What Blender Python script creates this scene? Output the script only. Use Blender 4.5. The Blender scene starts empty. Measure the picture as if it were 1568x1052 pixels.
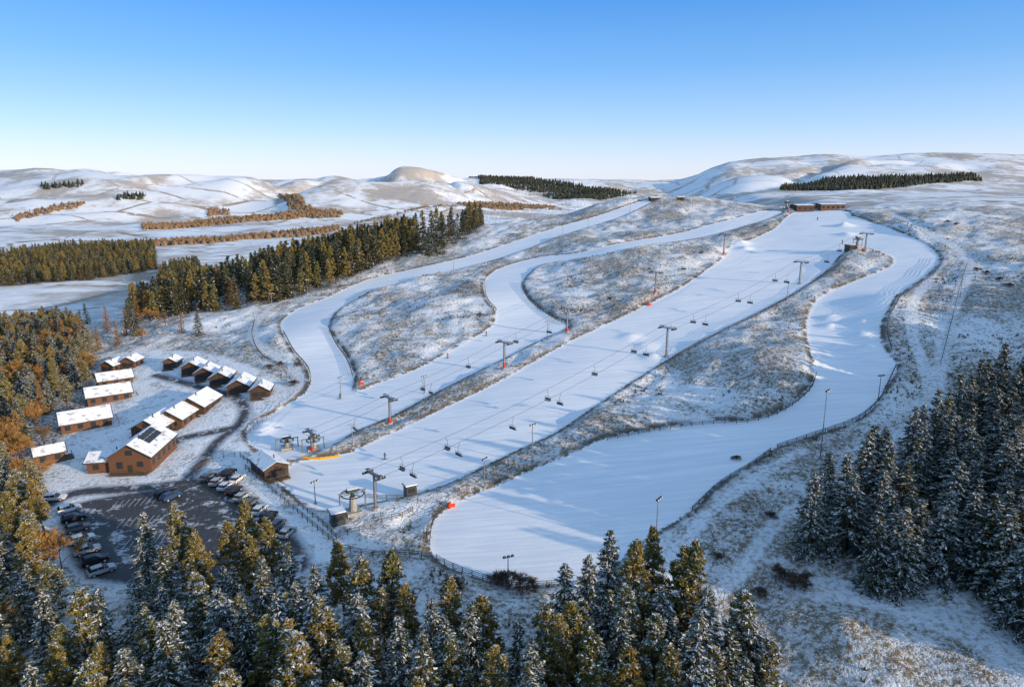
import bpy, math, numpy as np, random
from mathutils import Vector
random.seed(5); rng=np.random.default_rng(5)
scene=bpy.context.scene
# ---------------------------------------------------------------- noise / terrain
TAB=rng.random((256,256))
def vn(x,y):
    x=np.asarray(x,float);y=np.asarray(y,float)
    xi=np.floor(x).astype(int);yi=np.floor(y).astype(int);fx=x-xi;fy=y-yi
    fx=fx*fx*(3-2*fx);fy=fy*fy*(3-2*fy)
    a=TAB[xi&255,yi&255];b=TAB[(xi+1)&255,yi&255];c=TAB[xi&255,(yi+1)&255];d=TAB[(xi+1)&255,(yi+1)&255]
    return (a*(1-fx)+b*fx)*(1-fy)+(c*(1-fx)+d*fx)*fy-.5
def fbm(x,y,lam,octv=4,off=0.):
    r=0;a=1.;f=1./lam
    for i in range(octv):
        r=r+a*vn(x*f+off+i*17.3,y*f+off*1.7+i*31.1);a*=.5;f*=2.03
    return r
def S(a,b,x):
    t=np.clip((x-a)/(b-a),0,1);return t*t*(3-2*t)
def sp(x,k):return k*np.logaddexp(0,x/k)
def smin(a,b,k):return -k*np.logaddexp(-a/k,-b/k)
def smax(a,b,k):return k*np.logaddexp(a/k,b/k)
CAMZ=65.
def H0(x,y):
    x=np.asarray(x,float);y=np.asarray(y,float)
    s=(x+50)*.62+(y-144)*.77
    w=-(x+50)*.77+(y-144)*.62
    e=x-.25*y
    a=S(-100,200,e)
    cap=54+10*np.exp(-((x-92)/50)**2-((y-462)/38)**2)-3*S(180,300,x)+1.5*fbm(x,y,120,3,3.)
    hill=smin(.17*s,cap,4.)
    hill=hill+5*np.exp(-((x-92)/45)**2-((y-462)/32)**2)
    r=w+.8*sp(s-218,15)-190
    hill=hill-.28*sp(r,9)*(1-a)
    V=(1-a)*(-26*S(150,500,w))+a*44*S(280,430,s)
    z=smax(hill,V,1.6)
    for (mx,my,am,r1) in ((68,181,5.5,17),(118,202,3.,10),(123,222,3.,10),(-25,265,3.5,28),(55,320,3.5,33),(-80,250,2.5,22),(335,85,24,95)):  # last entry: unseen hill added off to the right to shade the runs
        z=z+am*np.exp(-((x-mx)**2+(y-my)**2)/r1**2)
    d=np.hypot(x,y)
    far=S(700,1700,d)
    hs=0
    for (hx,hy,am,rx,ry) in ((-1180,2500,132,540,560),(-1900,2700,116,620,520),(-450,2750,174,420,620),(150,3500,135,600,500),
                             (1280,3300,142,620,700),(2100,3500,104,700,600),(3000,3300,125,900,700),(-2900,3200,150,900,700)):
        hs=hs+am*np.exp(-np.abs((x-hx)/rx)**2.2-np.abs((y-hy)/ry)**2.)
    rav=np.exp(-(fbm(x,y,1150,3,6.)/.085)**2)+.45*np.exp(-(fbm(x,y,480,3,12.)/.10)**2)
    hs=hs*(1-.48*rav*S(1100,1900,d)*S(3500,2700,y))
    hs=hs+S(3600,5600,y)*(165+50*fbm(x,y,1500,2,9.))
    z=z+far*(hs+26*fbm(x,y,560,5,1.3)*(.45+.55*S(1300,2400,d)))
    z=z+S(250,600,d)*5*fbm(x,y,160,3,5.)*S(100,300,np.abs(s))
    z=z+S(10,70,s)*(1-far)*2.2*fbm(x,y,62,2,2.)
    return z
PIT=math.radians(12.7);SP,CP=math.sin(PIT),math.cos(PIT);F=1045.
TT=np.geomspace(35,6500,3500)
def P(u,v,dh=0.,tm=1e9):
    """survey bearing -> ground point where the sight line meets the terrain (raised by dh)"""
    xn=(u-784)/F;yd=(v-526)/F
    fw=CP-yd*SP;dn=SP+yd*CP
    f=CAMZ-dn*TT-(H0(xn*TT,fw*TT)+dh)
    i=np.argmax(f<0)
    if not (f<0).any(): i=len(TT)-1
    i=max(i,1);t0,t1=TT[i-1],TT[i];g=f[i-1]/(f[i-1]-f[i]) if f[i-1]!=f[i] else 0
    t=min(t0+(t1-t0)*min(max(g,0),1),tm)
    return (xn*t,fw*t)
def PL(l,dh=0.,tm=1e9):return np.array([P(u,v,dh,tm) for u,v in l])
def smooth(p,n=4,closed=True):
    p=np.asarray(p);N=len(p);o=[]
    for i in range(N if closed else N-1):
        if closed:a,b,c,d=p[i-1],p[i],p[(i+1)%N],p[(i+2)%N]
        else:a,b,c,d=p[max(i-1,0)],p[i],p[i+1],p[min(i+2,N-1)]
        for k in range(n):
            t=k/n;o.append(.5*((2*b)+(c-a)*t+(2*a-5*b+4*c-d)*t*t+(3*b-a-3*c+d)*t**3))
    if not closed:o.append(p[-1])
    return np.array(o)
def segdist(p,X,Y,closed):
    D=np.full(X.shape,1e9);n=len(p)
    for i in range(n if closed else n-1):
        a=p[i];b=p[(i+1)%n];ab=b-a;L=ab@ab+1e-9
        t=np.clip(((X-a[0])*ab[0]+(Y-a[1])*ab[1])/L,0,1)
        D=np.minimum(D,(X-a[0]-t*ab[0])**2+(Y-a[1]-t*ab[1])**2)
    return np.sqrt(D)
def inside(p,X,Y):
    r=np.zeros(np.shape(X),bool);n=len(p)
    for i in range(n):
        a=p[i];b=p[(i+1)%n]
        if a[1]==b[1]:continue
        c=((a[1]>Y)!=(b[1]>Y))&(X<(b[0]-a[0])*(Y-a[1])/(b[1]-a[1])+a[0]);r^=c
    return r
def sdf(p,X,Y):
    D=np.full(X.shape,60.);m=(X>p[:,0].min()-30)&(X<p[:,0].max()+30)&(Y>p[:,1].min()-30)&(Y<p[:,1].max()+30)
    x,y=X[m],Y[m];d=segdist(p,x,y,True);d=np.where(inside(p,x,y),-d,d);D[m]=d;return D
def ldf(p,X,Y,w):
    D=np.full(X.shape,60.);m=(X>p[:,0].min()-30)&(X<p[:,0].max()+30)&(Y>p[:,1].min()-30)&(Y<p[:,1].max()+30)
    D[m]=segdist(p,X[m],Y[m],False)-w;return D
TM=475.
pisteL=smooth(PL([(988,306),(930,325),(850,348),(790,368),(700,396),(600,418),(555,430),(500,455),(455,472),(432,490),(434,508),(448,532),(470,560),(475,580),(466,600),(430,624),(390,645),(378,662),(392,684),(440,700),(520,660),(545,610),(538,592),(541,570),(527,540),(512,520),(502,500),(510,480),(530,465),(570,445),(620,430),(700,411),(800,383),(850,363),(900,347),(960,327),(997,309)],0,TM))
pisteB=smooth(PL([(1185,321),(1100,340),(1000,363),(900,383),(830,392),(770,408),(742,428),(745,455),(760,476),(750,500),(700,530),(640,562),(560,592),(525,612),(430,640),(400,680),(440,702),(500,683),(545,657),(600,634),(640,613),(700,582),(770,547),(830,517),(862,504),(868,494),(840,481),(808,455),(799,432),(822,407),(870,396),(940,386),(1030,369),(1120,351),(1192,328)],0,TM))
pisteD=smooth(PL([(436,738),(448,708),(500,697),(535,690),(570,674),(640,642),(700,613),(770,579),(870,523),(960,480),(1040,441),(1088,408),(1112,390),(1122,374),(1155,364),(1188,348),(1206,330),(1230,323),(1292,322),(1308,338),(1345,347),(1395,365),(1380,385),(1330,378),(1300,382),(1283,392),(1270,408),(1240,431),(1200,455),(1150,481),(1100,506),(1050,532),(1000,561),(950,592),(900,626),(850,659),(800,682),(740,711),(690,735),(640,751),(560,768),(500,778),(465,765)],0,TM))
pisteE=smooth(PL([(1300,330),(1345,343),(1400,365),(1430,383),(1436,400),(1415,422),(1385,442),(1360,468),(1347,500),(1352,530),(1372,560),(1355,590),(1343,612),(1310,640),(1250,662),(1190,681),(1150,706),(1100,736),(1060,775),(1020,802),(965,835),(930,872),(870,887),(790,892),(720,875),(672,855),(658,830),(666,795),(700,766),(760,741),(830,711),(880,690),(930,668),(1000,655),(1080,644),(1150,640),(1200,624),(1238,594),(1249,570),(1241,530),(1236,490),(1250,460),(1280,441),(1330,421),(1364,406),(1366,392),(1335,380),(1310,365)],0,TM))
lot=smooth(PL([(95,775),(165,757),(262,742),(305,733),(345,717),(372,738),(432,792),(475,835),(470,880),(300,900),(150,895),(105,870),(85,810)]),3)
roadA=smooth(PL([(238,574),(290,588),(350,604),(374,622),(366,648),(332,676),(308,708),(285,735)]),4,False)
roadB=smooth(PL([(290,738),(200,748),(110,755),(40,790),(-40,840)]),4,False)
roadC=smooth(PL([(250,690),(275,672),(320,662),(355,655)]),4,False)
yard=smooth(PL([(60,740),(40,690),(90,620),(150,560),(200,540),(300,540),(420,580),(440,640),(380,690),(450,760),(520,830),(480,860),(90,860)]),3)
trk1=smooth(PL([(1330,322),(1400,345),(1470,385),(1485,410),(1470,450),(1450,500),(1440,560),(1430,610)]),4,False)
trk2=smooth(PL([(1445,400),(1420,430),(1400,460),(1396,500),(1410,550),(1424,600),(1400,650),(1330,700),(1270,745),(1190,800),(1130,880),(1080,920)]),4,False)
trk3=smooth(PL([(500,455),(430,462),(392,495),(392,525),(430,550),(462,580),(440,610)]),4,False)
trk4=smooth(PL([(1230,690),(1160,730),(1090,780),(1050,830),(1000,870)]),4,False)
trk5=smooth(PL([(1240,900),(1330,915),(1440,950),(1580,1010)]),4,False)
def outw(start,step,g,mx,end):
    o=[];x=start;st=step
    while x<end:
        st=min(st*g,mx);x+=st;o.append(x)
    return np.array(o)
xs=np.concatenate([-outw(235,1,1.06,34,6500)[::-1],np.arange(-235,285,1.),outw(284,1,1.06,34,6500)])
ys=np.concatenate([-outw(-52,1,1.09,60,1500)[::-1],np.arange(52,330,.9),np.arange(330,520,1.4),outw(520,1.4,1.05,28,7500)])
X,Y=np.meshgrid(xs,ys);Z=H0(X,Y)
fx0,fx1=-300,340;m=(X>fx0)&(X<fx1)&(Y>40)&(Y<560)
dP=np.full(X.shape,60.);dR=dP.copy();dT=dP.copy();dY=dP.copy();xm,ym=X[m],Y[m]
q=np.minimum.reduce([sdf(p,xm,ym) for p in (pisteL,pisteB,pisteD,pisteE)]);dP[m]=q
dR[m]=np.minimum.reduce([sdf(lot,xm,ym),ldf(roadA,xm,ym,2.6),ldf(roadB,xm,ym,3.2),ldf(roadC,xm,ym,3.)])
dT[m]=np.minimum.reduce([ldf(t,xm,ym,w) for t,w in ((trk1,1.6),(trk2,1.5),(trk3,1.6),(trk4,1.3),(trk5,3.))])
dY[m]=sdf(yard,xm,ym)
rough=S(.3,5,dP)*S(0,4,dR)*(.25+.75*S(0,4,dT))*S(-3,8,dY)
Z=Z+rough*(2.3*fbm(X,Y,17,3,4.)+.7*fbm(X,Y,4.2,2,8.))+rough*.3
Z=Z-.5*(1-S(-.6,2.2,dP))+.10*fbm(X,Y,9,2,7.)*(1-rough)
# snow berms and mounds added on the runs to catch sunlit patches
for u,v,am,r1 in ((1318,492,1.1,2.6),(1322,512,1.2,2.8),(1328,532,1.1,2.6),(1330,550,.9,2.4),(1272,485,1.1,2.4),(1270,498,.9,2.2),(1292,345,1.8,3.5),(1298,358,1.4,3.),(1132,372,1.8,3.6),(1140,380,1.2,3.),(965,515,.9,3.),(990,528,.8,3.),(1000,545,.9,3.),(405,650,1.0,3.2),(395,662,.8,3.)):
    hx,hy=P(u,v);mm=(np.abs(X-hx)<12)&(np.abs(Y-hy)<12);Z[mm]+=am*np.exp(-((X[mm]-hx)**2+(Y[mm]-hy)**2)/r1**2)*(1+.8*fbm(X[mm],Y[mm],2.5,2,5.))
Z=Z-.12*(1-S(-.3,.3,dR))
def grid_at(A,x,y):
    i=np.clip(np.searchsorted(xs,x)-1,0,len(xs)-2);j=np.clip(np.searchsorted(ys,y)-1,0,len(ys)-2)
    a=(x-xs[i])/(xs[i+1]-xs[i]);b=(y-ys[j])/(ys[j+1]-ys[j])
    return (A[j,i]*(1-a)+A[j,i+1]*a)*(1-b)+(A[j+1,i]*(1-a)+A[j+1,i+1]*a)*b
def ZZ(x,y):return float(grid_at(Z,x,y))
# ---------------------------------------------------------------- materials
class NT:
    def __init__(s,name,rough=.8):
        s.m=bpy.data.materials.new(name);s.m.use_nodes=True;s.t=s.m.node_tree;s.b=s.t.nodes['Principled BSDF']
        s.b.inputs['Roughness'].default_value=rough;s.b.inputs['Specular IOR Level'].default_value=.25
    def n(s,ty,**k):
        q=s.t.nodes.new(ty)
        for a,b in k.items():setattr(q,a,b)
        return q
    def l(s,a,b):
        if isinstance(a,(int,float)):b.default_value=a
        elif isinstance(a,tuple):b.default_value=a if len(a)==4 or b.type=='VECTOR' else (*a,1)
        else:s.t.links.new(a,b)
    def pos(s):return s.n('ShaderNodeNewGeometry').outputs['Position']
    def noise(s,c,scale,det=3,rg=.55,dist=0):
        q=s.n('ShaderNodeTexNoise');s.l(c,q.inputs['Vector']);q.inputs['Scale'].default_value=scale;q.inputs['Detail'].default_value=det
        q.inputs['Roughness'].default_value=rg;q.inputs['Distortion'].default_value=dist;return q.outputs['Fac']
    def mp(s,c,rot=(0,0,0),sc=(1,1,1)):
        q=s.n('ShaderNodeMapping');s.l(c,q.inputs['Vector']);q.inputs['Rotation'].default_value=rot;q.inputs['Scale'].default_value=sc;return q.outputs[0]
    def m_(s,op,a,b=0.,c=0.,cl=False):
        q=s.n('ShaderNodeMath',operation=op,use_clamp=cl);s.l(a,q.inputs[0]);s.l(b,q.inputs[1]);s.l(c,q.inputs[2]);return q.outputs[0]
    def ss(s,x,a,b,t0=0.,t1=1.):
        q=s.n('ShaderNodeMapRange',interpolation_type='SMOOTHSTEP');s.l(x,q.inputs[0]);s.l(a,q.inputs[1]);s.l(b,q.inputs[2]);s.l(t0,q.inputs[3]);s.l(t1,q.inputs[4]);return q.outputs[0]
    def mix(s,f,a,b):
        q=s.n('ShaderNodeMix',data_type='RGBA');s.l(f,q.inputs[0]);s.l(a,q.inputs[6]);s.l(b,q.inputs[7]);return q.outputs[2]
    def at(s,nm):return s.n('ShaderNodeAttribute',attribute_name=nm).outputs['Fac']
    def bump(s,h,st=.5,d=.1):
        q=s.n('ShaderNodeBump');s.l(h,q.inputs['Height']);q.inputs['Strength'].default_value=st;q.inputs['Distance'].default_value=d;s.t.links.new(q.outputs[0],s.b.inputs['Normal'])
    def col(s,c):s.l(c,s.b.inputs['Base Color']);return s.m
def simple(name,c,rough=.7,var=.25,scale=3.,metal=0.):
    n=NT(name,rough);tc=n.n('ShaderNodeTexCoord').outputs['Object'];f=n.noise(tc,scale,1)
    n.b.inputs['Metallic'].default_value=metal
    return n.col(n.mix(n.ss(f,.3,.7),tuple(v*(1-var) for v in c),tuple(min(1,v*(1+var)) for v in c)))
def terrain_mat():
    n=NT('snowy_ground',.75);p=n.pos()
    dp,dr,dt,dy,wd=n.at('piste'),n.at('road'),n.at('track'),n.at('yard'),n.at('wood')
    sep=n.n('ShaderNodeSeparateXYZ');n.l(p,sep.inputs[0])
    nA=n.noise(p,1.1,3,.65);nB=n.noise(p,.22,3,.6);nC=n.noise(p,.035,2,.6);nD=n.noise(p,3.5,1,.6);nE=n.noise(p,.0045,3,.6)
    snow=n.mix(n.ss(nB,.35,.65),(.81,.82,.84),(.86,.87,.88))
    v=n.m_('ADD',n.m_('MULTIPLY',nA,.5),n.m_('ADD',n.m_('MULTIPLY',nB,.45),n.m_('MULTIPLY',nC,.55)))
    veg=n.ss(v,.64,.86)
    veg=n.m_('MULTIPLY',veg,n.ss(n.m_('ADD',nD,nA),.74,1.08))
    heath=n.mix(n.ss(nD,.4,.65),(.12,.09,.06),(.28,.22,.14))
    dist=n.m_('SQRT',n.m_('ADD',n.m_('POWER',sep.outputs[0],2.),n.m_('POWER',sep.outputs[1],2.)))
    fr=n.ss(dist,420,700)
    vo=n.n('ShaderNodeTexVoronoi',feature='DISTANCE_TO_EDGE');mpn=n.mp(p,(0,0,.5),(.0036,.0062,0));n.l(mpn,vo.inputs['Vector']);vo.inputs['Scale'].default_value=1.;vo.inputs['Randomness'].default_value=.8
    vc=n.n('ShaderNodeTexVoronoi',feature='F1');n.l(mpn,vc.inputs['Vector']);vc.inputs['Scale'].default_value=1.;vc.inputs['Randomness'].default_value=.8
    sc=n.n('ShaderNodeSeparateColor');n.l(vc.outputs['Color'],sc.inputs[0])
    nF=n.noise(p,.03,3,.65)
    low=n.ss(sep.outputs[2],40.,130.,1.,.45)
    hed=n.m_('MULTIPLY',n.m_('MULTIPLY',n.ss(vo.outputs['Distance'],.010,.028,1.,0.),n.ss(nF,.34,.48)),low)
    fv=n.m_('ADD',n.m_('MULTIPLY',nE,.70),n.m_('MULTIPLY',nF,.30))
    hveg=n.ss(n.m_('ADD',fv,n.m_('MULTIPLY',sc.outputs[0],.09)),.50,.64,0.,.66)
    fveg=n.m_('MAXIMUM',hveg,n.m_('MULTIPLY',hed,.85))
    thin=n.mix(n.ss(nA,.35,.6),(.62,.63,.65),(.78,.79,.81))
    near=n.mix(n.ss(nC,.35,.62,.3,.9),snow,thin)
    vegf=n.mix(fr,veg,fveg)
    sepv=n.mix(fr,heath,(.27,.18,.10))
    ground=n.mix(vegf,n.mix(fr,near,snow),sepv)
    yv=n.m_('MULTIPLY',n.ss(n.m_('ADD',nA,nB),1.0,1.2),.6)
    yc=n.mix(yv,snow,(.2,.17,.14));ground=n.mix(n.ss(dy,-1.,2.,1.,0.),ground,yc)
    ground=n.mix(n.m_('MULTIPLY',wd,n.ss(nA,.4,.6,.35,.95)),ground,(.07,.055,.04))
    tk=n.mix(n.ss(nA,.45,.7),(.78,.80,.84),(.45,.42,.38))
    ground=n.mix(n.ss(dt,-.6,.5,.8,0.),ground,tk)
    ed=n.m_('ADD',n.m_('MULTIPLY',n.m_('SUBTRACT',nA,.5),2.2),dp)
    band=n.m_('MULTIPLY',n.ss(ed,.1,.5),n.ss(ed,.8,2.2,1.,0.))
    band=n.m_('MULTIPLY',band,n.ss(nB,.36,.54,.15,.92))
    ground=n.mix(band,ground,(.10,.08,.06))
    st=n.noise(n.mp(p,(0,0,-.893),(.05,.9,.05)),1.,2,.6)
    s2=n.noise(n.mp(p,(0,0,-.80),(.10,3.2,.1)),1.,1,.5)
    ps=n.mix(n.ss(st,.34,.66),(.78,.795,.83),(.90,.90,.905))
    ps=n.mix(n.ss(nC,.4,.65,0.,.4),ps,(.77,.785,.82))
    ps=n.mix(n.ss(s2,.50,.66,0.,.45),ps,(.72,.74,.79))
    ground=n.mix(n.ss(ed,-.25,.35,1.,0.),ground,ps)
    er=n.m_('ADD',n.m_('MULTIPLY',n.m_('SUBTRACT',nA,.5),1.6),dr)
    slush=n.m_('MULTIPLY',n.ss(n.m_('ADD',nB,n.m_('MULTIPLY',nA,.5)),.78,.92),.75)
    slush=n.m_('MAXIMUM',slush,n.ss(er,-2.2,-.1))
    asp=n.mix(slush,n.mix(nD,(.045,.045,.05),(.085,.085,.09)),(.62,.64,.68))
    ground=n.mix(n.ss(er,-.3,.2,1.,0.),ground,asp)
    offp=n.ss(dp,.3,1.5,.08,1.)
    hgt=n.m_('ADD',n.m_('MULTIPLY',n.m_('ADD',nA,n.m_('MULTIPLY',nD,.4)),offp),n.m_('ADD',n.m_('MULTIPLY',st,.2),n.m_('MULTIPLY',s2,.07)))
    n.bump(hgt,.9,.45)
    return n.col(ground)
def flat_mesh(name,V,Fq,mats,mi=None,smooth_=False):
    me=bpy.data.meshes.new(name);V=np.asarray(V,np.float32);Fq=np.asarray(Fq,np.int32)
    me.vertices.add(len(V));me.vertices.foreach_set('co',V.ravel())
    k=Fq.shape[1];me.loops.add(Fq.size);me.loops.foreach_set('vertex_index',Fq.ravel())
    me.polygons.add(len(Fq));me.polygons.foreach_set('loop_start',np.arange(0,Fq.size,k,dtype=np.int32))
    try: me.polygons.foreach_set('loop_total',np.full(len(Fq),k,np.int32))
    except Exception: pass
    for m_ in mats:me.materials.append(m_)
    if mi is not None:me.polygons.foreach_set('material_index',np.asarray(mi,np.int32))
    me.polygons.foreach_set('use_smooth',np.full(len(Fq),smooth_,bool))
    me.update(calc_edges=True);return me
def link(o,parent=None):
    scene.collection.objects.link(o)
    if parent:o.parent=parent
    return o
def poly(*parts):
    o=[]
    for l,dh in parts:o+=[P(u,v,dh) for u,v in l]
    return np.array(o)
fgP=poly(([(60,885),(130,880),(200,815),(270,790),(370,785),(430,835),(480,862),(600,862),(650,890),(700,900),(760,928),(830,935),(865,885),(930,835),(1060,850),(1110,905),(1170,945),(1200,1040)],16.))
fgP=np.vstack([fgP,[(48,45),(20,30),(-110,30),(-110,70)]])
rtP=poly(([(1240,838),(1290,880),(1345,912),(1440,905),(1500,930),(1568,985),(1700,1080)],0.))
rtP=np.vstack([rtP,[(150,60),(230,90),(300,200)],poly(([(1700,480),(1568,520),(1500,555),(1440,600),(1400,635),(1330,665),(1270,690),(1245,725)],13.))])
lfP=poly(([(-250,470),(0,482),(90,470),(150,520),(150,560),(95,610),(60,655),(40,690),(60,770),(75,860),(60,905),(-100,1000),(-500,900)],11.))
mdP=poly(([(372,474),(450,457),(540,428),(605,402),(636,388),(642,370)],0.),([(700,338),(740,326)],9.),([(736,318),(690,322),(640,331),(560,348),(470,370),(372,400)],14.))
md2P=poly(([(195,505),(260,485),(372,474)],0.),([(375,405),(300,395),(250,402),(230,435)],13.))
bdP=poly(([(-100,445),(0,440),(120,432),(240,412)],0.),([(235,366),(100,370),(0,382),(-100,386)],13.))
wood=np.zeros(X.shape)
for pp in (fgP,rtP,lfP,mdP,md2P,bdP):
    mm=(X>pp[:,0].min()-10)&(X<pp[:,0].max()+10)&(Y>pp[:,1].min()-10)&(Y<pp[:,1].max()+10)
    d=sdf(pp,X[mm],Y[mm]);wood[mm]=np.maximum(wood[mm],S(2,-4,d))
ny,nx=X.shape
idx=np.arange(nx*ny).reshape(ny,nx)
Fq=np.stack([idx[:-1,:-1],idx[:-1,1:],idx[1:,1:],idx[1:,:-1]],-1).reshape(-1,4)
me=flat_mesh('terrain',np.stack([X,Y,Z],-1).reshape(-1,3),Fq,[terrain_mat()],None,True)
for nm,A in (('piste',dP),('road',dR),('track',dT),('yard',dY),('wood',wood)):
    at=me.attributes.new(nm,'FLOAT','POINT');at.data.foreach_set('value',A.ravel().astype(np.float32))
link(bpy.data.objects.new('terrain',me))
# ---------------------------------------------------------------- mesh builder
class MB:
    def __init__(s):s.v=[];s.f=[];s.m=[]
    def add(s,vs,fs,m=0):
        b=len(s.v);s.v+=[tuple(v) for v in vs];s.f+=[tuple(i+b for i in f) for f in fs];s.m+=[m]*len(fs)
    def box(s,c,d,m=0,rz=0.,taper=1.):
        x,y,z=d[0]/2,d[1]/2,d[2]/2;vs=[]
        ca,sa=math.cos(rz),math.sin(rz)
        for k,q in ((-1,1.),(1,taper)):
            for i,j in ((-1,-1),(1,-1),(1,1),(-1,1)):
                a,b=i*x*q,j*y*q;vs.append((c[0]+a*ca-b*sa,c[1]+a*sa+b*ca,c[2]+k*z))
        s.add(vs,[(3,2,1,0),(4,5,6,7),(0,1,5,4),(1,2,6,5),(2,3,7,6),(3,0,4,7)],m)
    def cyl(s,a,b,r0,r1=None,n=8,m=0):
        r1=r0 if r1 is None else r1;a=Vector(a);b=Vector(b);d=(b-a).normalized()
        u=d.orthogonal().normalized();w=d.cross(u);vs=[]
        for p,r in ((a,r0),(b,r1)):
            for i in range(n):
                t=2*math.pi*i/n;vs.append(p+(u*math.cos(t)+w*math.sin(t))*r)
        s.add(vs,[(i,(i+1)%n,n+(i+1)%n,n+i) for i in range(n)]+[tuple(range(n))[::-1],tuple(range(n,2*n))],m)
    def mesh(s,name,mats):
        me=bpy.data.meshes.new(name);me.from_pydata(s.v,[],s.f)
        for m_ in mats:me.materials.append(m_)
        me.polygons.foreach_set('material_index',s.m);me.update();return me
    def obj(s,name,mats,parent=None,loc=None,rz=0.):
        o=link(bpy.data.objects.new(name,s.mesh(name,mats)),parent)
        if loc is not None:o.location=loc
        o.rotation_euler[2]=rz;return o
def empty(name,loc,rz=0.):
    e=bpy.data.objects.new(name,None);e.empty_display_size=.5;link(e);e.location=loc;e.rotation_euler[2]=rz;return e
# ---------------------------------------------------------------- trees
def foliage(name,c1,c2,c3):
    n=NT(name,.65);oi=n.n('ShaderNodeObjectInfo').outputs['Random'];tc=n.n('ShaderNodeTexCoord').outputs['Object']
    f=n.noise(tc,.9,0);c=n.mix(n.ss(f,.35,.68),c1,c2);c=n.mix(n.m_('MULTIPLY',oi,.6),c,c3)
    return n.col(c)
M_snow=simple('settled_snow',(.80,.82,.85),.7,.05,2.)
M_spr=foliage('spruce_needles',(.032,.044,.022),(.080,.086,.036),(.12,.10,.034))
M_far=foliage('distant_needles',(.025,.034,.020),(.040,.046,.026),(.05,.045,.025))
M_frost=foliage('frosted_needles',(.24,.26,.26),(.44,.47,.48),(.36,.36,.32))
M_pin=foliage('pine_needles',(.10,.10,.026),(.21,.175,.040),(.30,.19,.036))
M_lar=foliage('larch_needles',(.32,.16,.045),(.42,.22,.07),(.34,.20,.07))
M_bir=foliage('bare_twigs',(.15,.10,.06),(.24,.16,.09),(.26,.15,.07))
M_bark=simple('tree_bark',(.10,.07,.05),.9,.3,2.)
class TB:
    def __init__(s):s.c=[];s.u=[];s.w=[];s.m=[];s.ex=MB()
    def q(s,c,u,w,m):s.c.append(c);s.u.append(u);s.w.append(w);s.m.append(np.full(len(c),m) if np.isscalar(m) else m)
    def mesh(s,name,mats):
        c=np.vstack(s.c);u=np.vstack(s.u);w=np.vstack(s.w);m=np.concatenate(s.m);n=len(c)
        V=np.stack([c-u-w*.8,c-u+w*.8,c+u*.6+w,c+u-w*.15],1).reshape(-1,3)
        Fq=np.arange(4*n).reshape(n,4)
        ev=np.array(s.ex.v).reshape(-1,3);b=len(V);ef=np.array([[i+b for i in f] for f in s.ex.f if len(f)==4])
        V=np.vstack([V,ev]);Fq=np.vstack([Fq,ef]);m=np.concatenate([m,np.zeros(len(ef),int)])
        return flat_mesh(name,V,Fq,mats,m)
def unit(a):return a/np.linalg.norm(a,axis=-1,keepdims=True)
def make_spruce(seed,h=16.,R=3.1,snow=.45,dens=1.,mat=None,frost=.3,qs=1.):
    r=np.random.default_rng(seed);t=TB()
    for k in range(4):
        z0,z1=h*k/4,h*(k+1)/4;t.ex.cyl((0,0,z0-.5 if k==0 else z0),(0,0,z1),.24*(1-k/4)+.02,.24*(1-(k+1)/4)+.02,7,0)
    z=h*.05
    while z<h*.985:
        q=1-z/h;nb=int(r.integers(5,8))
        for j in range(nb):
            az=r.uniform(0,2*math.pi);L=(R*q**.72+.2)*r.uniform(.6,1.15);el=math.radians(-22+55*(1-q)+r.normal(0,7))
            o=np.array([math.cos(az),math.sin(az),0]);sd=np.array([-o[1],o[0],0])
            n=max(3,int(L*4.2*dens));tt=r.uniform(.15,1,n)**.7
            lat=r.uniform(-1,1,n)*.36*L*(1.05-tt)
            c=o*(L*tt)[:,None]*math.cos(el)+sd*lat[:,None]
            c[:,2]+=z+L*tt*math.sin(el)-.20*L*tt**2-np.abs(lat)*.25
            if j==0:t.ex.cyl((0,0,z),tuple(o*L*.8*math.cos(el)+np.array([0,0,z+L*.8*math.sin(el)-.1*L])),.04,.015,4,0)
            for rep in range(3 if qs<1.3 else 2):
                d=unit(o+sd*np.sign(lat+1e-6)[:,None]*r.uniform(.1,.9,n)[:,None]+r.normal(0,.28,(n,3))+np.array([0,0,-.15]))
                up=unit(np.array([0,0,1])+r.normal(0,.45,(n,3)));w=unit(np.cross(d,up))
                ln=r.uniform(.22,.40,n)[:,None];mm=np.where((r.random(n)<frost*(.5+tt))&(rep==0),3,1)
                t.q(c+r.normal(0,.07,(n,3))+np.array([0,0,.05*(rep==0)]),d*ln*qs,w*qs*r.uniform(.07,.14,n)[:,None],mm)
            k=r.random(n)<snow*(.45+.75*tt);kk=int(k.sum())
            if kk:
                d=unit(o+r.normal(0,.5,(kk,3))*np.array([1,1,.2])-np.array([0,0,.25]));w=unit(np.cross(d,unit(np.array([0,0,1])+r.normal(0,.2,(kk,3)))))
                t.q(c[k]+np.array([0,0,.09]),d*qs*r.uniform(.12,.36,kk)[:,None],w*qs*r.uniform(.07,.15,kk)[:,None],2)
        z+=r.uniform(.32,.52)/max(.6,dens**.5)
    return t.mesh('spruce',[M_bark,mat or M_spr,M_snow,M_frost])
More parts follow.
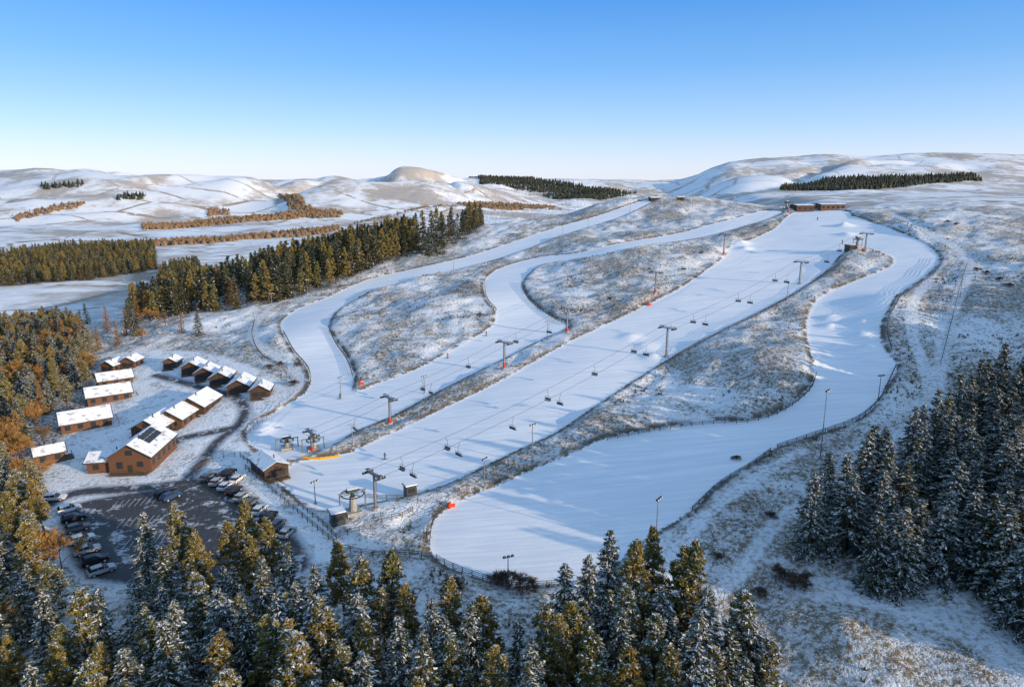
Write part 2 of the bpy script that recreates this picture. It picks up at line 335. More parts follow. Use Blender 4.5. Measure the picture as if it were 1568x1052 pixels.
def make_pine(seed,h=15.,R=2.7,snow=.2,mat=None,low=.28,nb=120,frost=.12,qs=1.,dn=34):
    r=np.random.default_rng(seed);t=TB()
    p=[np.array([0,0,-.5])];
    for k in range(5):p.append(p[-1]+np.array([r.normal(0,.2),r.normal(0,.2),(h+.3)/5]))
    for k in range(5):t.ex.cyl(p[k],p[k+1],.26*(1-k/5)+.03,.26*(1-(k+1)/5)+.03,7,0)
    for k in range(nb):
        f=low+(1-low)*r.random()**.9;z=h*f;q=(1-f)/(1-low)
        rad=R*(q**.6)*(1-.25*q)*r.uniform(.35,1.1);az=r.uniform(0,6.283)
        i=min(4,int((z+.5)/(h+.3)*5));ax=p[i]+(p[i+1]-p[i])*(((z+.5)/(h+.3)*5)-i)
        c0=ax+np.array([math.cos(az)*rad,math.sin(az)*rad,rad*.25+r.normal(0,.2)])
        if k%3==0:t.ex.cyl(tuple(ax-np.array([0,0,.3])),tuple(c0),.05,.02,4,0)
        br=r.uniform(.4,.8)*(.6+.6*q**.5);n=int(dn*br/.6)
        dv=unit(r.normal(0,1,(n,3)));c=c0+dv*br*r.uniform(.3,1,n)[:,None]*np.array([1,1,.62])
        for rep in range(2 if qs<1.3 else 1):
            d=unit(dv+r.normal(0,.5,(n,3))+np.array([0,0,.35]));w=unit(np.cross(d,r.normal(0,1,(n,3))))
            mm=np.where((r.random(n)<frost*2)&(dv[:,2]>.1),3,1)
            t.q(c+r.normal(0,.06,(n,3)),d*qs*r.uniform(.13,.28,n)[:,None],w*qs*r.uniform(.05,.11,n)[:,None],mm)
        k2=(dv[:,2]>.15)&(r.random(n)<snow);kk=int(k2.sum())
        if kk:
            d=unit(r.normal(0,1,(kk,3))*np.array([1,1,.2]));w=unit(np.cross(d,np.array([0,0,1.])+r.normal(0,.2,(kk,3))))
            t.q(c[k2]+np.array([0,0,.12]),d*qs*r.uniform(.1,.24,kk)[:,None],w*qs*r.uniform(.06,.13,kk)[:,None],2)
    return t.mesh('pine',[M_bark,mat or M_pin,M_snow,M_frost])
def make_bare(seed,h=9.,mat=None,dens=1.,multi=1,leafw=.022):
    r=np.random.default_rng(seed);t=TB()
    def grow(p,d,L,rad,lv):
        e=p+d*L;t.ex.cyl(tuple(p),tuple(e),rad,rad*.6,5 if lv<2 else 3,0)
        if lv>=3:
            n=int(15*dens);c=p+(e-p)*r.uniform(.1,1,n)[:,None];dd=unit(d+r.normal(0,.55,(n,3)));ln=r.uniform(.25,.6,n)[:,None]*h/9
            w=unit(np.cross(dd,r.normal(0,1,(n,3))));t.q(c+dd*ln,dd*ln,w*leafw*r.uniform(.7,1.6,n)[:,None],1);return
        for k in range(4):
            nd=unit(d+r.normal(0,.48,3)+np.array([0,0,.12]));grow(p+(e-p)*r.uniform(.55,1),nd,L*r.uniform(.6,.8),rad*.55,lv+1)
    for k in range(multi):
        grow(np.array([r.normal(0,.2)*(multi>1),r.normal(0,.2)*(multi>1),-.3]),unit(np.array([r.normal(0,.1 if multi==1 else .45),r.normal(0,.1 if multi==1 else .45),1.])),h*.36,.13*h/9,0)
    return t.mesh('bare_tree',[M_bark,mat or M_bir,M_snow])
SPR=[make_spruce(i,16,R,sn,1.,None,fr) for i,(R,sn,fr) in enumerate(((3.7,.58,.6),(3.3,.42,.45),(4.0,.6,.7),(3.5,.34,.4),(3.8,.62,.7)))]
PIN=[make_pine(20+i,15,R,sn,None,lo,120,fr) for i,(R,sn,lo,fr) in enumerate(((3.1,.32,.2,.18),(2.8,.2,.28,.1),(3.4,.42,.15,.24),(2.9,.24,.34,.12)))]
SPRL=[make_spruce(80+i,16,3.6,.16,.42,None,.1,1.7) for i in range(3)]
PINL=[make_pine(90+i,16,3.0,.08,None,.2,70,.05,1.9,20) for i in range(2)]
LAR=[make_spruce(40+i,14,2.8,.02,.6,M_lar,0.) for i in range(2)]
BAR=[make_bare(50+i,9.,None,1.,1) for i in range(3)]
GLD=[make_bare(60,10.,M_lar,1.5,1,.035)]
BSH=[make_bare(70+i,4.,M_bark,1.,4,.014) for i in range(2)]
def tree(meshes,hm,name,x,y,h,parent=None,wid=1.):
    k=random.randrange(len(meshes));o=bpy.data.objects.new(name,meshes[k]);link(o,parent)
    s=h/hm;ws=s**.6*random.uniform(.88,1.14)*wid;o.location=(x,y,ZZ(x,y)-.15);o.scale=(ws,ws,s);o.rotation_euler=(random.gauss(0,.02),random.gauss(0,.02),random.uniform(0,6.28));return o
def scatter(p,spc,jit=.42):
    o=[];x0,y0=p.min(0);x1,y1=p.max(0);gy=y0;row=0
    while gy<y1:
        gx=x0+(spc/2 if row%2 else 0)
        while gx<x1:
            o.append((gx+random.uniform(-jit,jit)*spc,gy+random.uniform(-jit,jit)*spc));gx+=spc
        gy+=spc*.87;row+=1
    o=np.array(o);return o[inside(p,o[:,0],o[:,1])]
def ok(x,y):return grid_at(dP,x,y)>2.5 and grid_at(dR,x,y)>1.5
placed=[]
def free(x,y,d=3.):
    for a,b in placed:
        if (a-x)**2+(b-y)**2<d*d:return False
    return True
KIND={'s':(SPR,16,'spruce_tree'),'p':(PIN,15,'pine_tree'),'l':(LAR,14,'larch_tree'),'g':(GLD,10,'birch_tree'),'b':(BAR,9,'bare_birch_tree'),'m':(SPRL,16,'spruce_tree')}
key=[(215,788,15,'s'),(268,772,15,'p'),(370,765,17,'p'),(345,800,15,'p'),(412,795,15,'p'),(440,830,14,'s'),(300,815,15,'p'),(150,905,15,'s'),(245,835,15,'s'),(60,905,15,'s'),(480,858,14,'s'),
(520,838,14,'p'),(556,858,15,'p'),(594,850,16,'p'),(625,900,13,'p'),(692,890,15,'p'),(720,935,14,'s'),(750,925,14,'p'),(790,960,13,'s'),(660,930,14,'s'),(545,915,15,'s'),(862,868,15,'s'),(900,850,16,'s'),(932,812,17,'s'),(968,828,18,'p'),(1003,818,17,'p'),
(1040,848,16,'p'),(1062,838,17,'p'),(885,930,15,'p'),(838,925,15,'p'),(1130,905,16,'p'),(1098,990,13,'p'),(1182,975,12,'p'),(960,905,15,'p'),(1085,900,14,'s'),(1020,900,14,'s'),(125,905,15,'p'),(330,905,15,'s'),(395,870,15,'s'),
(905,985,15,'p'),(700,985,14,'p'),(760,1000,14,'p'),(820,1000,14,'s'),(610,950,15,'s'),(265,920,15,'s'),(1150,940,14,'s'),
(1250,722,15,'s'),(1272,688,16,'s'),(1300,695,16,'s'),(1332,660,17,'s'),(1365,668,16,'s'),(1402,628,16,'s'),(1440,600,16,'s'),(1478,575,16,'s'),(1505,548,16,'s'),(1545,525,17,'s'),(1420,650,15,'s'),(1350,720,15,'s'),
(100,470,12,'l'),(130,465,12,'l'),(160,470,11,'l'),(190,475,11,'l'),(175,490,10,'l'),(120,490,11,'l'),(145,500,9,'l'),(205,480,10,'s'),(80,480,12,'s'),(20,600,10,'g'),(45,610,10,'g'),(10,640,10,'g'),(60,640,9,'b'),(35,660,9,'g'),(95,520,10,'l'),(75,510,10,'g'),(40,500,11,'l'),
(65,800,9,'g'),(85,810,8,'g'),(40,790,10,'p'),(20,720,13,'p'),(55,735,12,'p'),(15,760,13,'p'),(40,700,12,'p'),(70,550,12,'s'),(110,545,11,'s'),(40,565,12,'s'),(20,520,12,'p'),(130,555,10,'p'),(95,575,10,'p'),(210,430,12,'s'),(245,425,13,'s'),(225,440,12,'p'),
(225,465,10,'g'),(250,470,9,'b'),(275,480,9,'l'),(215,500,8,'g'),(300,478,10,'s'),
(632,342,15,'m'),(640,346,15,'m'),(648,340,15,'m'),(655,348,15,'m'),(660,338,15,'m'),(668,345,14,'m'),(672,334,15,'m'),(680,340,14,'m'),(686,330,15,'m'),(694,336,14,'m'),(700,326,15,'m'),(708,330,14,'m'),(715,322,15,'m'),(724,322,14,'m'),(652,355,13,'m'),(664,353,13,'m'),(676,349,13,'m')]
for u,v,h,k in key:
    x,y=P(u,v,h);placed.append((x,y));tree(*KIND[k],x,y,h)
for x,y in scatter(fgP,4.1):
    if ok(x,y) and free(x,y,2.9):
        placed.append((x,y));k=KIND['s' if random.random()<.55 else 'p'];tree(*k,x,y,random.uniform(11,16))
for x,y in scatter(rtP,4.7):
    if ok(x,y) and free(x,y,2.5):tree(*KIND['s'],x,y,random.uniform(12,16),None,1.1)
for x,y in scatter(lfP,5.2):
    if ok(x,y) and grid_at(dY,x,y)>1 and free(x,y,3.):
        r=random.random();tree(*KIND['s' if r<.32 else 'p' if r<.62 else 'l' if r<.80 else 'g'],x,y,random.uniform(9,13) if r<.62 else random.uniform(8,12))
for nm,p,sc_,mix in (('conifer_plantation',mdP,6.0,.93),('valley_woodland',md2P,6.2,.82),('valley_conifer_belt',bdP,7.8,.9)):
    e=empty(nm,(0,0,0))
    for x,y in scatter(p,sc_):
        if not ok(x,y):continue
        if random.random()<mix:tree(SPRL if random.random()<.65 else PINL,16,'spruce',x,y,random.uniform(12,18),e)
        else:tree(LAR+BAR,12,'larch',x,y,random.uniform(8,13),e)
e=empty('hedgerow_trees',(0,0,0))
for l in ([(215,350),(330,340),(430,333),(525,329)],[(150,381),(300,373),(400,364),(520,350)],[(20,334),(80,322),(130,314)],[(430,300),(460,315),(500,330)],[(540,345),(640,322),(700,318)],
          [(180,305),(225,300)],[(740,315),(860,322)]):
    p=smooth(PL(l),8,False)
    for a,b in zip(p[:-1],p[1:]):
        L=float(np.hypot(*(b-a)));
        for k in range(max(1,min(9,int(L/6)))):
            t=random.random();x=a[0]+(b[0]-a[0])*t+random.gauss(0,3);y=a[1]+(b[1]-a[1])*t+random.gauss(0,4)
            if ok(x,y) and math.hypot(x,y)>300:
                if random.random()<.9:tree(BAR+GLD,9,'hedgerow_tree',x,y,random.uniform(6,11),e,1.5)
                else:tree(SPRL,16,'hedgerow_tree',x,y,random.uniform(8,13),e)
def lowforest(name,p,spc,h,mat=None,wr=.34):
    pts=scatter(p,spc);pts=pts[pts[:,1]>620] if len(pts) else pts;n=len(pts)
    if n==0:return
    if n>12000:pts=pts[rng.permutation(n)[:12000]];n=12000
    z=grid_at(Z,pts[:,0],pts[:,1]);hh=h*rng.uniform(.6,1.25,n);rr=hh*wr
    k=6;ang=np.arange(k)*2*math.pi/k
    b=np.zeros((n,2*k+1,3))
    for lv,(zf,rf) in enumerate(((.02,1.),(.45,.6 if wr<.4 else 1.05))):
        for i in range(k):
            r=rr*rf*rng.uniform(.7,1.25,n);b[:,lv*k+i,0]=pts[:,0]+np.cos(ang[i])*r;b[:,lv*k+i,1]=pts[:,1]+np.sin(ang[i])*r;b[:,lv*k+i,2]=z+hh*zf
    b[:,2*k]=np.stack([pts[:,0],pts[:,1],z+hh],-1)
    f=[]
    for i in range(k):
        j=(i+1)%k;f+=[(i,j,k+j),(i,k+j,k+i),(k+i,k+j,2*k)]
    Fq=(np.array(f)[None]+(np.arange(n)*(2*k+1))[:,None,None]).reshape(-1,3)
    link(bpy.data.objects.new(name,flat_mesh(name,b.reshape(-1,3),Fq,[mat or M_far])))
for l,spc in (([(686,260),(720,262),(760,268),(820,276),(900,288),(975,296),(940,299),(860,297),(780,287),(735,283),(715,271)],13),([(1195,284),(1260,276),(1400,272),(1490,268),(1505,278),(1400,285),(1300,291),(1195,292)],12),
         ([(830,300),(900,294),(960,300),(930,306),(860,306)],12),([(60,286),(130,282),(130,287),(70,291)],12),([(180,302),(222,300),(222,307),(180,308)],11)):
    lowforest('distant_plantation',PL(l),spc,15)
for l in ([(425,298),(445,300),(470,316),(500,326),(525,334),(480,336),(445,322)],[(20,334),(75,318),(130,310),(132,316),(85,326),(25,341)],[(218,345),(330,336),(430,328),(522,322),(526,330),(430,338),(330,346),(220,354)],
          [(150,380),(230,372),(330,366),(430,358),(520,348),(520,354),(430,365),(330,373),(230,380),(150,386)],[(320,322),(350,320),(352,330),(318,332)],[(700,312),(760,310),(860,318),(800,322),(720,319)]):
    lowforest('bare_woodland',PL(l),11,8,M_bir,.5)
N=56000
tx=rng.uniform(-130,190,N);ty=55+rng.random(N)**1.4*300
d=grid_at(dP,tx,ty);den=fbm(tx,ty,22,3,11.)+.5*fbm(tx,ty,3.,2,2.)
kp=(d>.6)&(grid_at(dR,tx,ty)>1)&(grid_at(dY,tx,ty)>2)&(grid_at(dT,tx,ty)>.3)&(den>.0)
tx,ty=tx[kp],ty[kp];tz=grid_at(Z,tx,ty);n=len(tx)
B=[]
sz=rng.uniform(.15,.5,n)*(1+1.0*(fbm(tx,ty,8,2,3.)>.22))
for k in range(5):
    a=rng.uniform(0,6.28,n);o=np.stack([np.cos(a),np.sin(a),np.zeros(n)],-1);s_=np.stack([-o[:,1],o[:,0],np.zeros(n)],-1)
    b0=np.stack([tx,ty,tz-.05],-1)+rng.normal(0,.1,(n,3))*np.array([1,1,0]);w=(sz*.18)[:,None];tip=b0+o*(sz*rng.uniform(.2,.9,n))[:,None]+np.array([0,0,1])*(sz*rng.uniform(.5,1.1,n))[:,None]
    B.append(np.stack([b0-s_*w,b0+s_*w,tip],1))
Vt=np.concatenate(B).reshape(-1,3)
M_tuft=simple('heather_grass',(.19,.145,.085),.9,.5,.3)
link(bpy.data.objects.new('heather_tufts',flat_mesh('heather_tufts',Vt,np.arange(len(Vt)).reshape(-1,3),[M_tuft])))
for u,v,h in ((780,905,4.2),(760,895,3.),(805,900,3.4),(1215,905,3.6),(1195,885,3.),(1230,895,2.6),(1160,905,2.),(690,905,2.5),(1180,790,1.4),(1100,850,1.3),(735,480,1.6),(1130,700,1.2),(450,590,2.5),(430,560,2.),(410,565,2.),(455,560,2.),(1510,420,2.),(1530,430,2.2),(1495,415,1.8),(1545,440,2.),(1450,345,2.),(1465,350,1.8)):
    x,y=P(u,v);tree(BSH,4,'bare_shrub',x,y,h,None,1.2)
# ---------------------------------------------------------------- object materials
def wood_mat(name,c):
    n=NT(name,.75);tc=n.n('ShaderNodeTexCoord').outputs['Object'];sx=n.n('ShaderNodeSeparateXYZ');n.l(tc,sx.inputs[0])
    fr=n.m_('FRACT',n.m_('MULTIPLY',sx.outputs[2],5.));g=n.ss(fr,.0,.12);f=n.noise(n.mp(tc,(0,0,0),(1,1,14)),1.5,3)
    cc=n.mix(f,tuple(v*.65 for v in c),tuple(v*1.3 for v in c));return n.col(n.mix(g,tuple(v*.3 for v in c),cc))
M_wood=wood_mat('timber_cladding',(.15,.075,.042));M_wood2=wood_mat('dark_timber',(.085,.05,.032));M_trim=simple('dark_trim',(.05,.035,.028))
M_roof=simple('roof_tiles',(.06,.055,.055));M_glass=simple('window_glass',(.03,.035,.045),.1,.1)
M_steel=simple('galvanised_steel',(.22,.23,.24),.5,.15,2.,.4);M_dark=simple('dark_steel',(.05,.055,.06),.5,.2);M_conc=simple('concrete',(.33,.32,.30),.9)
M_green=simple('green_paint',(.05,.08,.07),.5);M_red=simple('red_padding',(.55,.05,.02),.6,.1);M_yel=simple('yellow_padding',(.75,.38,.02),.6,.1);M_post=simple('fence_timber',(.12,.09,.065),.9)
M_tyre=simple('tyre_rubber',(.02,.02,.02),.9);M_lampg=simple('lamp_glass',(.5,.5,.5),.3,.05);M_paint=simple('road_paint',(.5,.5,.5),.7,.1)
def roofsnow():
    n=NT('roof_snow',.7);tc=n.n('ShaderNodeTexCoord').outputs['Object'];f=n.noise(tc,.55,3,.6)
    return n.col(n.mix(n.ss(f,.56,.66,0.,.7),(.80,.81,.84),(.25,.23,.22)))
M_rs=roofsnow()
def cabin(u,v,yaw,L,W,hw,pitch=30,wall=None,name='timber_cabin',porch=True,solar=False,pos=None):
    x,y=P(u,v) if pos is None else pos;z=min(ZZ(x+i*L*.4,y+j*W*.4) for i in(-1,0,1) for j in(-1,0,1))
    e=empty(name,(x,y,z),math.radians(yaw));wl=wall or M_wood
    hr=math.tan(math.radians(pitch))*W/2
    b=MB();b.add([(-L/2,-W/2,-1.5),(L/2,-W/2,-1.5),(L/2,W/2,-1.5),(-L/2,W/2,-1.5),(-L/2,-W/2,hw),(L/2,-W/2,hw),(L/2,W/2,hw),(-L/2,W/2,hw),(-L/2,0,hw+hr),(L/2,0,hw+hr)],
        [(0,1,5,4),(2,3,7,6),(1,2,6,9,5),(3,0,4,8,7)]);b.obj('walls',[wl],e)
    ov=.6
    def slab(off,th,inset,mat,nm):
        b=MB();l2=L/2+ov-inset;w2=W/2+ov-inset
        for sgn in(-1,1):
            ze=hw+hr-math.tan(math.radians(pitch))*w2+off;zr=hw+hr+off
            b.add([(-l2,sgn*w2,ze),(l2,sgn*w2,ze),(l2,0,zr),(-l2,0,zr),(-l2,sgn*w2,ze+th),(l2,sgn*w2,ze+th),(l2,0,zr+th),(-l2,0,zr+th)],[(4,5,6,7),(0,1,5,4),(1,2,6,5),(3,0,4,7),(0,3,2,1)])
        b.obj(nm,[mat],e)
    slab(.02,.16,0,M_roof,'roof');slab(.185,.1,.2,M_rs,'roof_snow')
    g=MB();fr=MB()
    def win(cx,cy,cz,w,h,ax):
        if ax=='x':fr.box((cx,cy,cz),(w+.2,.08,h+.2));g.box((cx,cy+math.copysign(.03,cy),cz),(w,.08,h))
        else:fr.box((cx,cy,cz),(.08,w+.2,h+.2));g.box((cx+math.copysign(.03,cx),cy,cz),(.08,w,h))
    k=max(1,int(L/3))
    for i in range(k):
        xx=-L/2+(i+.5)*L/k
        win(xx,-W/2-.02,hw*.55,1.1,1.1,'x');win(xx,W/2+.02,hw*.55,1.1,1.1,'x')
    for sx in(-1,1):
        win(sx*(L/2+.02),-W*.24,hw*.5,1.2,1.5,'y');win(sx*(L/2+.02),W*.24,hw*.55,1.2,1.1,'y')
        if W>7:win(sx*(L/2+.02),0,hw+hr*.35,1.3,1.,'y')
    fr.obj('window_frames',[M_trim],e);g.obj('windows',[M_glass],e)
    d=MB();d.box((L/2+.05,.0,1.),(.1,1.,2.));d.obj('door',[M_trim],e)
    if porch:
        p=MB();p.box((L/2+.95,0,.12),(1.8,W*.9,.24))
        for sy in(-1,1):p.cyl((L/2+1.75,sy*W*.42,.24),(L/2+1.75,sy*W*.42,1.2),.06)
        p.box((L/2+1.75,0,1.15),(.07,W*.84,.07));p.obj('deck',[M_post],e)
    if solar:
        p=MB();tp=math.tan(math.radians(pitch))
        for i in range(4):
            for j in range(2):
                x0=-L*.3+i*1.9;y0=.9+j*1.35
                vs=[(x0,y0-.6,0),(x0+1.7,y0-.6,0),(x0+1.7,y0+.6,0),(x0,y0+.6,0)];vs=[(a,b_,hw+hr-tp*abs(b_)+.42) for a,b_,c in vs];vs2=[(a,b_,c+.05) for a,b_,c in vs]
                p.add(vs+vs2,[(4,5,6,7),(0,1,5,4),(1,2,6,5),(2,3,7,6),(3,0,4,7)])
        p.obj('solar_panels',[M_glass],e)
    c=MB();c.cyl((L*.2,.6,hw+hr-.8),(L*.2,.6,hw+hr+.9),.14,.14,8);c.obj('flue',[M_dark],e)
    return e
cabin(222,705,-85,15,9.5,4.,32,None,'timber_lodge',True,True)
cabin(170,716,10,8,6,2.8,24)
for u,v,yaw,L,W in ((240,660,-92,10,8),(272,645,-92,10,8),(305,624,-92,11,8.5),(132,652,36,12,8),(167,611,36,12,7.5),(176,587,38,10,6.5),(174,566,-100,6,5),(203,560,-90,6,5),(265,561,-85,5.5,4.5),
    (298,567,-82,8,6),(318,576,-82,7.5,6),(341,583,-82,7.5,6),(370,594,-82,9,6.5),(401,604,-82,6,5.5),(77,706,40,6,4.5)):
    cabin(u,v,yaw,L,W,2.7,30,M_wood if u<280 else M_wood2,'timber_cabin')
cabin(413,722,-50,9,5.5,2.8,24,M_wood2,'lift_hut')
# ---------------------------------------------------------------- fences
def fence(pts,name,h=1.15,sp_=2.4,rails=3,mat=None,r=.06):
    p=smooth(pts,6,False);b=MB();L=np.concatenate([[0],np.cumsum(np.hypot(*np.diff(p,axis=0).T))]);n=max(2,int(L[-1]/sp_));q=[]
    for i in range(n+1):
        s=L[-1]*i/n;x=np.interp(s,L,p[:,0]);y=np.interp(s,L,p[:,1]);q.append((x,y,ZZ(x,y)))
    for a in q:b.cyl((a[0],a[1],a[2]-.3),(a[0],a[1],a[2]+h),r,r,5)
    for a,c in zip(q[:-1],q[1:]):
        for k in range(rails):
            z=h*(.95-.8/rails*k*1.05);b.cyl((a[0],a[1],a[2]+z),(c[0],c[1],c[2]+z),r*.6,r*.6,4)
    b.obj(name,[mat or M_post])
for l in ([(368,700),(400,725),(440,758),(470,785),(490,800),(515,826)],[(376,718),(420,755),(460,790),(490,815),(520,840)],[(515,826),(560,810),(600,795),(632,782)],[(520,842),(570,850),(640,853),(662,858)],
          [(668,855),(700,872),(740,888),(800,898),(858,898)],[(378,668),(395,650),(428,622)],[(560,760),(600,765),(640,772)],[(300,720),(330,705),(360,700)]):
    fence(PL(l),'wooden_fence',1.25,2.2,3,None,.08)
for l in ([(1372,560),(1357,592),(1345,614),(1310,642),(1250,664),(1190,684)],[(1180,690),(1150,712),(1100,742),(1060,780)],[(1250,572),(1240,596),(1200,627),(1150,643),(1080,647),(1000,658),(930,671)],[(658,830),(664,795),(690,772)],
          [(1445,395),(1430,420),(1395,445),(1370,470),(1358,500),(1365,535)],[(434,508),(448,534),(470,560),(476,582),(466,602)],[(799,432),(808,456),(842,483),(866,496)],[(1480,405),(1470,440),(1455,500),(1440,560)],
          [(742,428),(745,455),(760,474)],[(503,500),(512,522),(530,548),(540,575)],[(1295,400),(1200,462),(1100,512),(1030,548)],[(390,490),(386,515),(400,545),(440,565)]):
    fence(PL(l),'piste_edge_fence',1.0,2.6,4,M_dark,.075)
def lamp(u,v,h,name='floodlight_mast'):
    x,y=P(u,v);b=MB();b.cyl((0,0,-.3),(0,0,h),.13,.07,8,0);b.cyl((0,0,-.2),(0,0,.35),.35,.3,8,1);b.box((0,0,h-.1),(1.7,.1,.1),0)
    for sx in(-.7,0,.7):b.box((sx,-.18,h+.12),(.5,.36,.32),2,0,.8);b.box((sx,-.39,h+.12),(.4,.05,.24),3)
    b.obj(name,[M_steel,M_conc,M_dark,M_lampg],None,(x,y,ZZ(x,y)),math.radians(random.uniform(10,60)))
for u,v,h in ((417,475,7.5),(471,452,6.5),(695,412,11),(862,357,9),(815,708,9),(742,745,6.5),(1256,700,14.5),(1004,838,9),(483,768,5),(778,905,6),(522,606,6),(1122,330,10),(965,322,9),(1060,318,9),(838,520,6),(1205,460,6),(1345,610,6),(1470,455,7),(650,600,5),(540,680,5),(900,360,8)):
    lamp(u,v,h)
for u,v in ((688,774),(551,590),(993,466),(1320,388),(1300,318)):
    x,y=P(u,v);b=MB();b.cyl((0,0,-.1),(0,0,1.1),.4,.36,10,0);b.box((.7,0,.5),(1.0,.25,.9),0);b.box((.7,0,1.),(1.0,.3,.1),1);b.obj('safety_padding',[M_red,M_snow],None,(x,y,ZZ(x,y)),.4)
# ---------------------------------------------------------------- chairlifts
def tower(pt,yaw,h,pad=True):
    b=MB();b.cyl((0,0,-.5),(0,0,h),.34,.24,12,0);b.cyl((0,0,-.3),(0,0,.4),.8,.7,12,1)
    b.box((0,0,h),(.35,5.2,.32),0);b.box((0,0,h+.45),(.2,3.4,.12),0)
    for s in(-1,1):
        b.box((0,s*2.3,h-.25),(2.6,.16,.22),2);b.cyl((0,s*1.7,h+.1),(0,s*1.2,h+1.1),.05,.05,5,0);b.box((0,s*2.3,h+.55),(.8,.7,.06),2)
        for k in range(5):b.cyl((-1.1+k*.55,s*2.3-.08,h-.02),(-1.1+k*.55,s*2.3+.08,h-.02),.22,.22,10,2)
    for k in range(int(h/.45)):b.box((.42,0,.6+k*.45),(.05,.4,.04),2)
    b.cyl((.42,.2,.4),(.42,.2,h),.025,.025,4,2);b.cyl((.42,-.2,.4),(.42,-.2,h),.025,.025,4,2)
    if pad:b.cyl((0,0,.35),(0,0,1.6),.42,.40,12,3)
    return b.obj('chairlift_tower',[M_steel,M_conc,M_dark,M_red],None,(pt[0],pt[1],ZZ(*pt)),yaw)
def chair_mesh():
    b=MB();b.cyl((0,0,0),(0,0,-.5),.04,.04,6,0);b.cyl((0,0,-.5),(-.35,0,-1.),.04,.04,6,0);b.cyl((-.35,0,-1.),(-.35,0,-2.6),.04,.04,6,0)
    b.cyl((-.35,-.95,-2.),(-.35,.95,-2.),.035,.035,6,0)
    for s in(-1,1):b.cyl((-.35,s*.95,-2.),(-.35,s*.95,-3.),.03,.03,6,0);b.cyl((-.35,s*.95,-3.),(.2,s*.95,-3.),.03,.03,6,0);b.cyl((-.35,s*.95,-2.5),(.15,s*.95,-2.55),.03,.03,6,0)
    b.box((-.05,0,-2.98),(.52,1.9,.09),1);b.box((-.33,0,-2.62),(.07,1.9,.5),1);b.cyl((.2,-.9,-2.55),(.2,.9,-2.55),.025,.025,6,0)
    return b.mesh('chair',[M_dark,M_dark])
CH=chair_mesh()
def lift(bases,hs,chairs,pads=True,off=2.3):
    pts=[np.array(P(u,v)) for u,v in bases];top=[]
    for i,p in enumerate(pts):
        a=pts[max(0,i-1)];c=pts[min(len(pts)-1,i+1)];yaw=math.atan2(c[1]-a[1],c[0]-a[0])
        if hs[i]>4.5:tower(p,yaw,hs[i],pads)
        top.append((p,yaw,ZZ(*p)+hs[i]+.2))
    b=MB()
    def at(i,t,s):
        (p,y0,z0),(q,y1,z1)=top[i],top[i+1];yw=math.atan2(q[1]-p[1],q[0]-p[0]);n=np.array([-math.sin(yw),math.cos(yw)])*off*s
        xy=p+(q-p)*t+n;L=np.hypot(*(q-p));return (xy[0],xy[1],z0+(z1-z0)*t-4*t*(1-t)*L*.018),yw
    for i in range(len(top)-1):
        for s in(-1,1):
            pr=None
            for k in range(13):
                c,_=at(i,k/12,s)
                if pr:b.cyl(pr,c,.035,.035,5,0)
                pr=c
    b.obj('lift_cable',[M_dark])
    for i,t,ss in chairs:
        for s in ss:
            c,yw=at(i,t,s);o=link(bpy.data.objects.new('lift_chair',CH));o.location=c;o.rotation_euler=(0,0,yw+(math.pi if s>0 else 0))
B1=[(575,782),(1020,545),(1224,433),(1324,388)]
lift(B1,[7.5,8.8,8.2,7.5],[(0,.08,(-1,1)),(0,.2,(-1,1)),(0,.36,(-1,)),(0,.52,(-1,1)),(0,.70,(1,)),(0,.87,(-1,1)),(1,.2,(-1,1)),(1,.52,(-1,1)),(1,.82,(-1,1)),(2,.3,(-1,)),(2,.65,(1,))],False)
B2=[(478,690),(597,645),(772,566),(868,510),(1003,452),(1108,390),(1207,326)]
lift(B2,[5.,7.,8.,8.,8.,9.,6.],[(0,.5,(-1,)),(1,.3,(-1,1)),(1,.7,(1,)),(2,.25,(1,)),(2,.6,(-1,)),(3,.5,(1,)),(4,.3,(-1,)),(4,.7,(1,)),(5,.5,(-1,))],True)
def station(u,v,yaw,r=2.3,h=4.2,col=None,name='chairlift_station'):
    x,y=P(u,v);e=empty(name,(x,y,ZZ(x,y)),yaw)
    b=MB();b.cyl((0,0,-.4),(0,0,h-.5),.9,.6,12,0);b.box((0,0,.3),(3.,3.,.7),0);b.obj('column',[M_conc],e)
    b=MB();n=24
    for i in range(n):
        a0,a1=2*math.pi*i/n,2*math.pi*(i+1)/n;b.cyl((r*math.cos(a0),r*math.sin(a0),h),(r*math.cos(a1),r*math.sin(a1),h),.13,.13,6,0)
    for i in range(6):a=math.pi*i/3;b.cyl((0,0,h),(r*math.cos(a),r*math.sin(a),h),.07,.07,5,0)
    b.cyl((0,0,h-.4),(0,0,h+.4),.35,.35,10,0);b.obj('bullwheel',[M_dark],e)
    b=MB();b.box((0,0,h+.8),(2.2,1.2,.7),0,0,.9);b.box((0,0,h+1.25),(2.1,1.1,.14),1);b.obj('drive_housing',[col or M_green,M_snow],e)
    b=MB()
    for sx in(-2.6,2.6):b.cyl((sx,0,-.3),(sx,0,h+.6),.14,.12,8,0)
    b.box((0,0,h+.45),(5.6,.25,.2),0);b.obj('frame',[M_steel],e)
station(541,785,.5);station(440,684,.4,1.6,2.2,M_dark);station(480,686,.4,1.6,2.6,M_dark);station(1312,384,.4,2.,3.4,M_dark);station(1204,322,.4,2.,3.6,M_dark)
